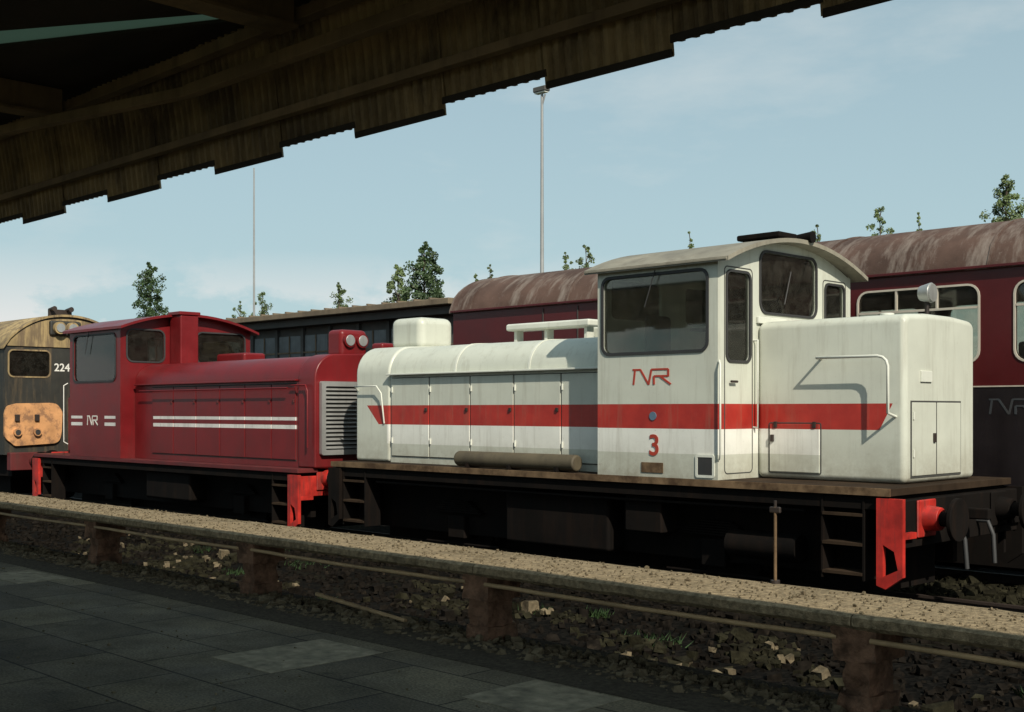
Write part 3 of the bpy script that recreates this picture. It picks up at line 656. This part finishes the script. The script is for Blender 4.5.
# ================= CONCRETE SLAB WALL
S2=empty('concrete_slab_barrier',(-8,6.3,ZP))
box('footing',-30,6,5.94,6.4,ZG-.1,ZP-.03,'edge',S2)
rg=random.Random(3)
xs=-3.32
posts=[xs+3.0*k for k in range(-8,3)]
for i,p in enumerate(posts):
    x0,x1=p+.004,p+2.996; n=110; zl=-1.11; vs=[];fs=[]
    for a in range(n+1):
        x=x0+(x1-x0)*a/n
        j=.012*noise.noise(Vector((x*5,0,1)))+.014*noise.noise(Vector((x*26,0,5)))
        ring_=[(5.965+j,zl-.085),(5.93+j,zl-.06),(5.932+j,zl-.014),(5.955+j,zl),(6.15,zl),(6.4,zl),(6.66,zl),(6.70-j,zl-.02),(6.69,zl-.085)]
        for (y,z) in ring_: vs.append((x,y,z+.004*noise.noise(Vector((x*7,y*7,z*3)))))
    m=9
    for a in range(n):
        for b in range(m): fs.append([a*m+b,a*m+(b+1)%m,(a+1)*m+(b+1)%m,(a+1)*m+b])
    fs.append(list(range(m))); fs.append(list(range(n*m,n*m+m))[::-1])
    meshobj('slab_%d'%i,vs,fs,'concrete',S2,smooth=True)
    def rough(name,x0,x1,y0,y1,z0,z1,amp=.018):
        o=box(name,x0,x1,y0,y1,z0,z1,'pier',S2)
        bm=bmesh.new(); bm.from_mesh(o.data); bmesh.ops.subdivide_edges(bm,edges=bm.edges[:],cuts=7,use_grid_fill=True)
        for v in bm.verts: v.co+=Vector(noise.noise_vector(v.co*11))*amp
        bm.to_mesh(o.data); bm.free()
    rough('pier_head_%d'%i,p-.13,p+.13,5.96,6.3,-1.37,-1.18)
    rough('pier_shaft_%d'%i,p-.085,p+.085,6.0,6.25,-1.6,-1.36,.03)
    rough('pier_foot_%d'%i,p-.11,p+.11,5.98,6.27,-1.74,-1.56)
for i in range(len(posts)-1):
    a,b=posts[i]+.1,posts[i+1]-.1
    tube('pipe_%d'%i,[(a+(b-a)*k/10,5.965,-1.245-.010*math.sin(math.pi*k/10)+rg.uniform(-.002,.002)) for k in range(11)],.016,'pipe',S2)
tube('fallen_pipe',[(-8.5,6.15,-1.58),(-7.2,6.05,-1.64)],.018,'pipe',S2)
stones('slab_grit',2600,(-18,1),(5.98,6.66),-1.108,.003,.008,'pale',24)
K=empty('marker_post',(-4.26,6.66,-1.11))
cyl('post',(-4.26,6.66,-1.115),(-4.26,6.66,-.62),.010,'edgeo',K,n=10)
cyl('base',(-4.26,6.66,-1.112),(-4.26,6.66,-1.09),.03,'steel',K,n=12)
box('head',-4.30,-4.22,6.648,6.672,-.66,-.62,'steel',K,.008); cyl('hook',(-4.26,6.66,-.62),(-4.26,6.66,-.58),.010,'steel',K,n=8)
# ================= CANOPY
k=.913
CN=empty('platform_canopy',(-6,0,2)); bd=[-2.68+.805*i for i in range(-24,8)]
vs=[];fs=[]; trims=[]
for bi in range(len(bd)-1):
    a,b=bd[bi]*k,bd[bi+1]*k; low=((bi-23)%2==1)
    zl=(1.665 if low else 1.73)*k; yo=.0 if low else .012
    n0=len(vs); steps_=40
    for s in range(steps_+1):
        xx=a-.012+(b-a+.024)*s/steps_; off=(0,0,.022,.022)[s%4]
        vs+=[(xx,4.17+off+yo,zl+.01),(xx,4.12+off+yo,1.95),(xx,4.05+off+yo,2.34)]
    for s in range(steps_):
        for r_ in range(2):
            q=n0+s*3+r_; fs.append([q,q+3,q+4,q+1])
    trims.append((a-.001,b+.001,4.158-yo*.3,4.166-yo*.3,zl,zl+.035))
o=meshobj('corrugated_fascia',vs,fs,'canopy',CN); md=o.modifiers.new('s','SOLIDIFY'); md.thickness=.005
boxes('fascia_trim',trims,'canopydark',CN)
box('fascia_rail_low',-24,6,4.04,4.10,1.72,1.77,'canopybeam',CN,.005)
box('fascia_rail_high',-24,6,3.92,4.0,2.18,2.25,'canopybeam',CN,.005)
zd=2.335
def dk(px,py,z=zd): return at(px,F*z/(410-py))
hole=[dk(-60,37),dk(-60,55),dk(0,47),dk(232,21),dk(282,8),dk(0,31)]
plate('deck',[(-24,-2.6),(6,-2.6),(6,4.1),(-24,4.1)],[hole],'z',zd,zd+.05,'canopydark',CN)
plate('skylight_glazing',hole,[],'z',zd+.02,zd+.03,'skylight',CN)
box('purlin',-24,6,2.5,2.58,2.2,2.33,'canopybeam',CN)
box('main_girder',-24,6,1.2,1.35,1.95,2.33,'canopybeam',CN,.01)
def beam(name,p,q,w,h,mat):
    p=Vector(p);q=Vector(q); d=(q-p).normalized(); s=d.cross(Vector((0,0,1))).normalized()*w; u=Vector((0,0,h))
    vs=[p-s-u,p+s-u,p+s+u,p-s+u,q-s-u,q+s-u,q+s+u,q-s+u]
    meshobj(name,vs,[[0,1,2,3],[4,7,6,5],[0,4,5,1],[1,5,6,2],[2,6,7,3],[3,7,4,0]],mat,CN,bevel=.004)
a=dk(-80,148,1.95); b=dk(190,92,1.95)
beam('hip_brace',(a[0],a[1],1.95),(b[0],b[1],1.95),.035,.03,'canopybeam')
beam('runner',(b[0],b[1],1.955),(6,b[1],1.955),.035,.035,'canopybeam')
for i in range(11):
    x=-23.1+i*2.9
    box('rafter_%d'%i,x,x+.10,-2.5,3.9,2.14,2.33,'canopybeam',CN,.005)
    box('rafter_flange_%d'%i,x-.04,x+.14,-2.5,3.9,2.12,2.14,'canopybeam',CN)
for i in range(6):
    x=-23.1+i*5.8; box('column_%d'%i,x,x+.16,-2.2,-2.04,ZP,2.12,'canopybeam',CN,.01)
# ================= SKY + LIGHT
el=math.radians(38); az=math.radians(115)
w=bpy.data.worlds.new('World'); sc.world=w; w.use_nodes=True; nt=w.node_tree; bg=nt.nodes['Background']
sk=nd(nt,'ShaderNodeTexSky',sky_type='NISHITA'); sk.sun_disc=False; sk.sun_elevation=el; sk.sun_rotation=az
sk.air_density=1.0; sk.dust_density=1.5; sk.ozone_density=1.0
tc=nd(nt,'ShaderNodeTexCoord').outputs['Generated']
sp=nd(nt,'ShaderNodeSeparateXYZ'); nt.links.new(tc,sp.inputs[0])
hz=nd(nt,'ShaderNodeMapRange'); nt.links.new(sp.outputs[2],hz.inputs[0])
hz.inputs[1].default_value=0;hz.inputs[2].default_value=.42;hz.inputs[3].default_value=.9;hz.inputs[4].default_value=.5
c=mix(nt,hz.outputs[0],sk.outputs[0],(5.9,8.1,8.6))
n=nz(nt,tc,2.6,9,.6,(1,1,3.2)); f=mth(nt,'MULTIPLY',ramp(nt,n,.55,.78),.55)
c=mix(nt,f,c,(8.6,9.1,9.0))
n2=nz(nt,tc,7,8,.6,(1,1,2)); lowm=ramp(nt,sp.outputs[2],.07,.13,(1,1,1,1),(0,0,0,1))
f=mth(nt,'MULTIPLY',mth(nt,'MULTIPLY',ramp(nt,n2,.45,.54),lowm),.85); c=mix(nt,f,c,(9.8,9.8,9.6))
nt.links.new(c,bg.inputs[0]); bg.inputs[1].default_value=.082
sd=bpy.data.lights.new('sun','SUN'); sd.energy=5; sd.angle=math.radians(.5); sd.color=(1,.93,.80)
so=bpy.data.objects.new('sun',sd); sc.collection.objects.link(so)
dv=Vector((math.sin(az)*math.cos(el),math.cos(az)*math.cos(el),math.sin(el)))
so.rotation_euler=dv.to_track_quat('Z','Y').to_euler(); so.location=dv*30
# ================= CAMERA
cam=bpy.data.cameras.new('camera'); co=bpy.data.objects.new('camera',cam); sc.collection.objects.link(co)
cam.sensor_width=36; cam.lens=F/1024*36; cam.shift_y=54/1024; cam.clip_end=3000; cam.clip_start=.05
co.rotation_euler=(math.pi/2,0,math.radians(44.92)); sc.camera=co
sc.view_settings.view_transform='Standard'; sc.view_settings.look='None'; sc.view_settings.exposure=0
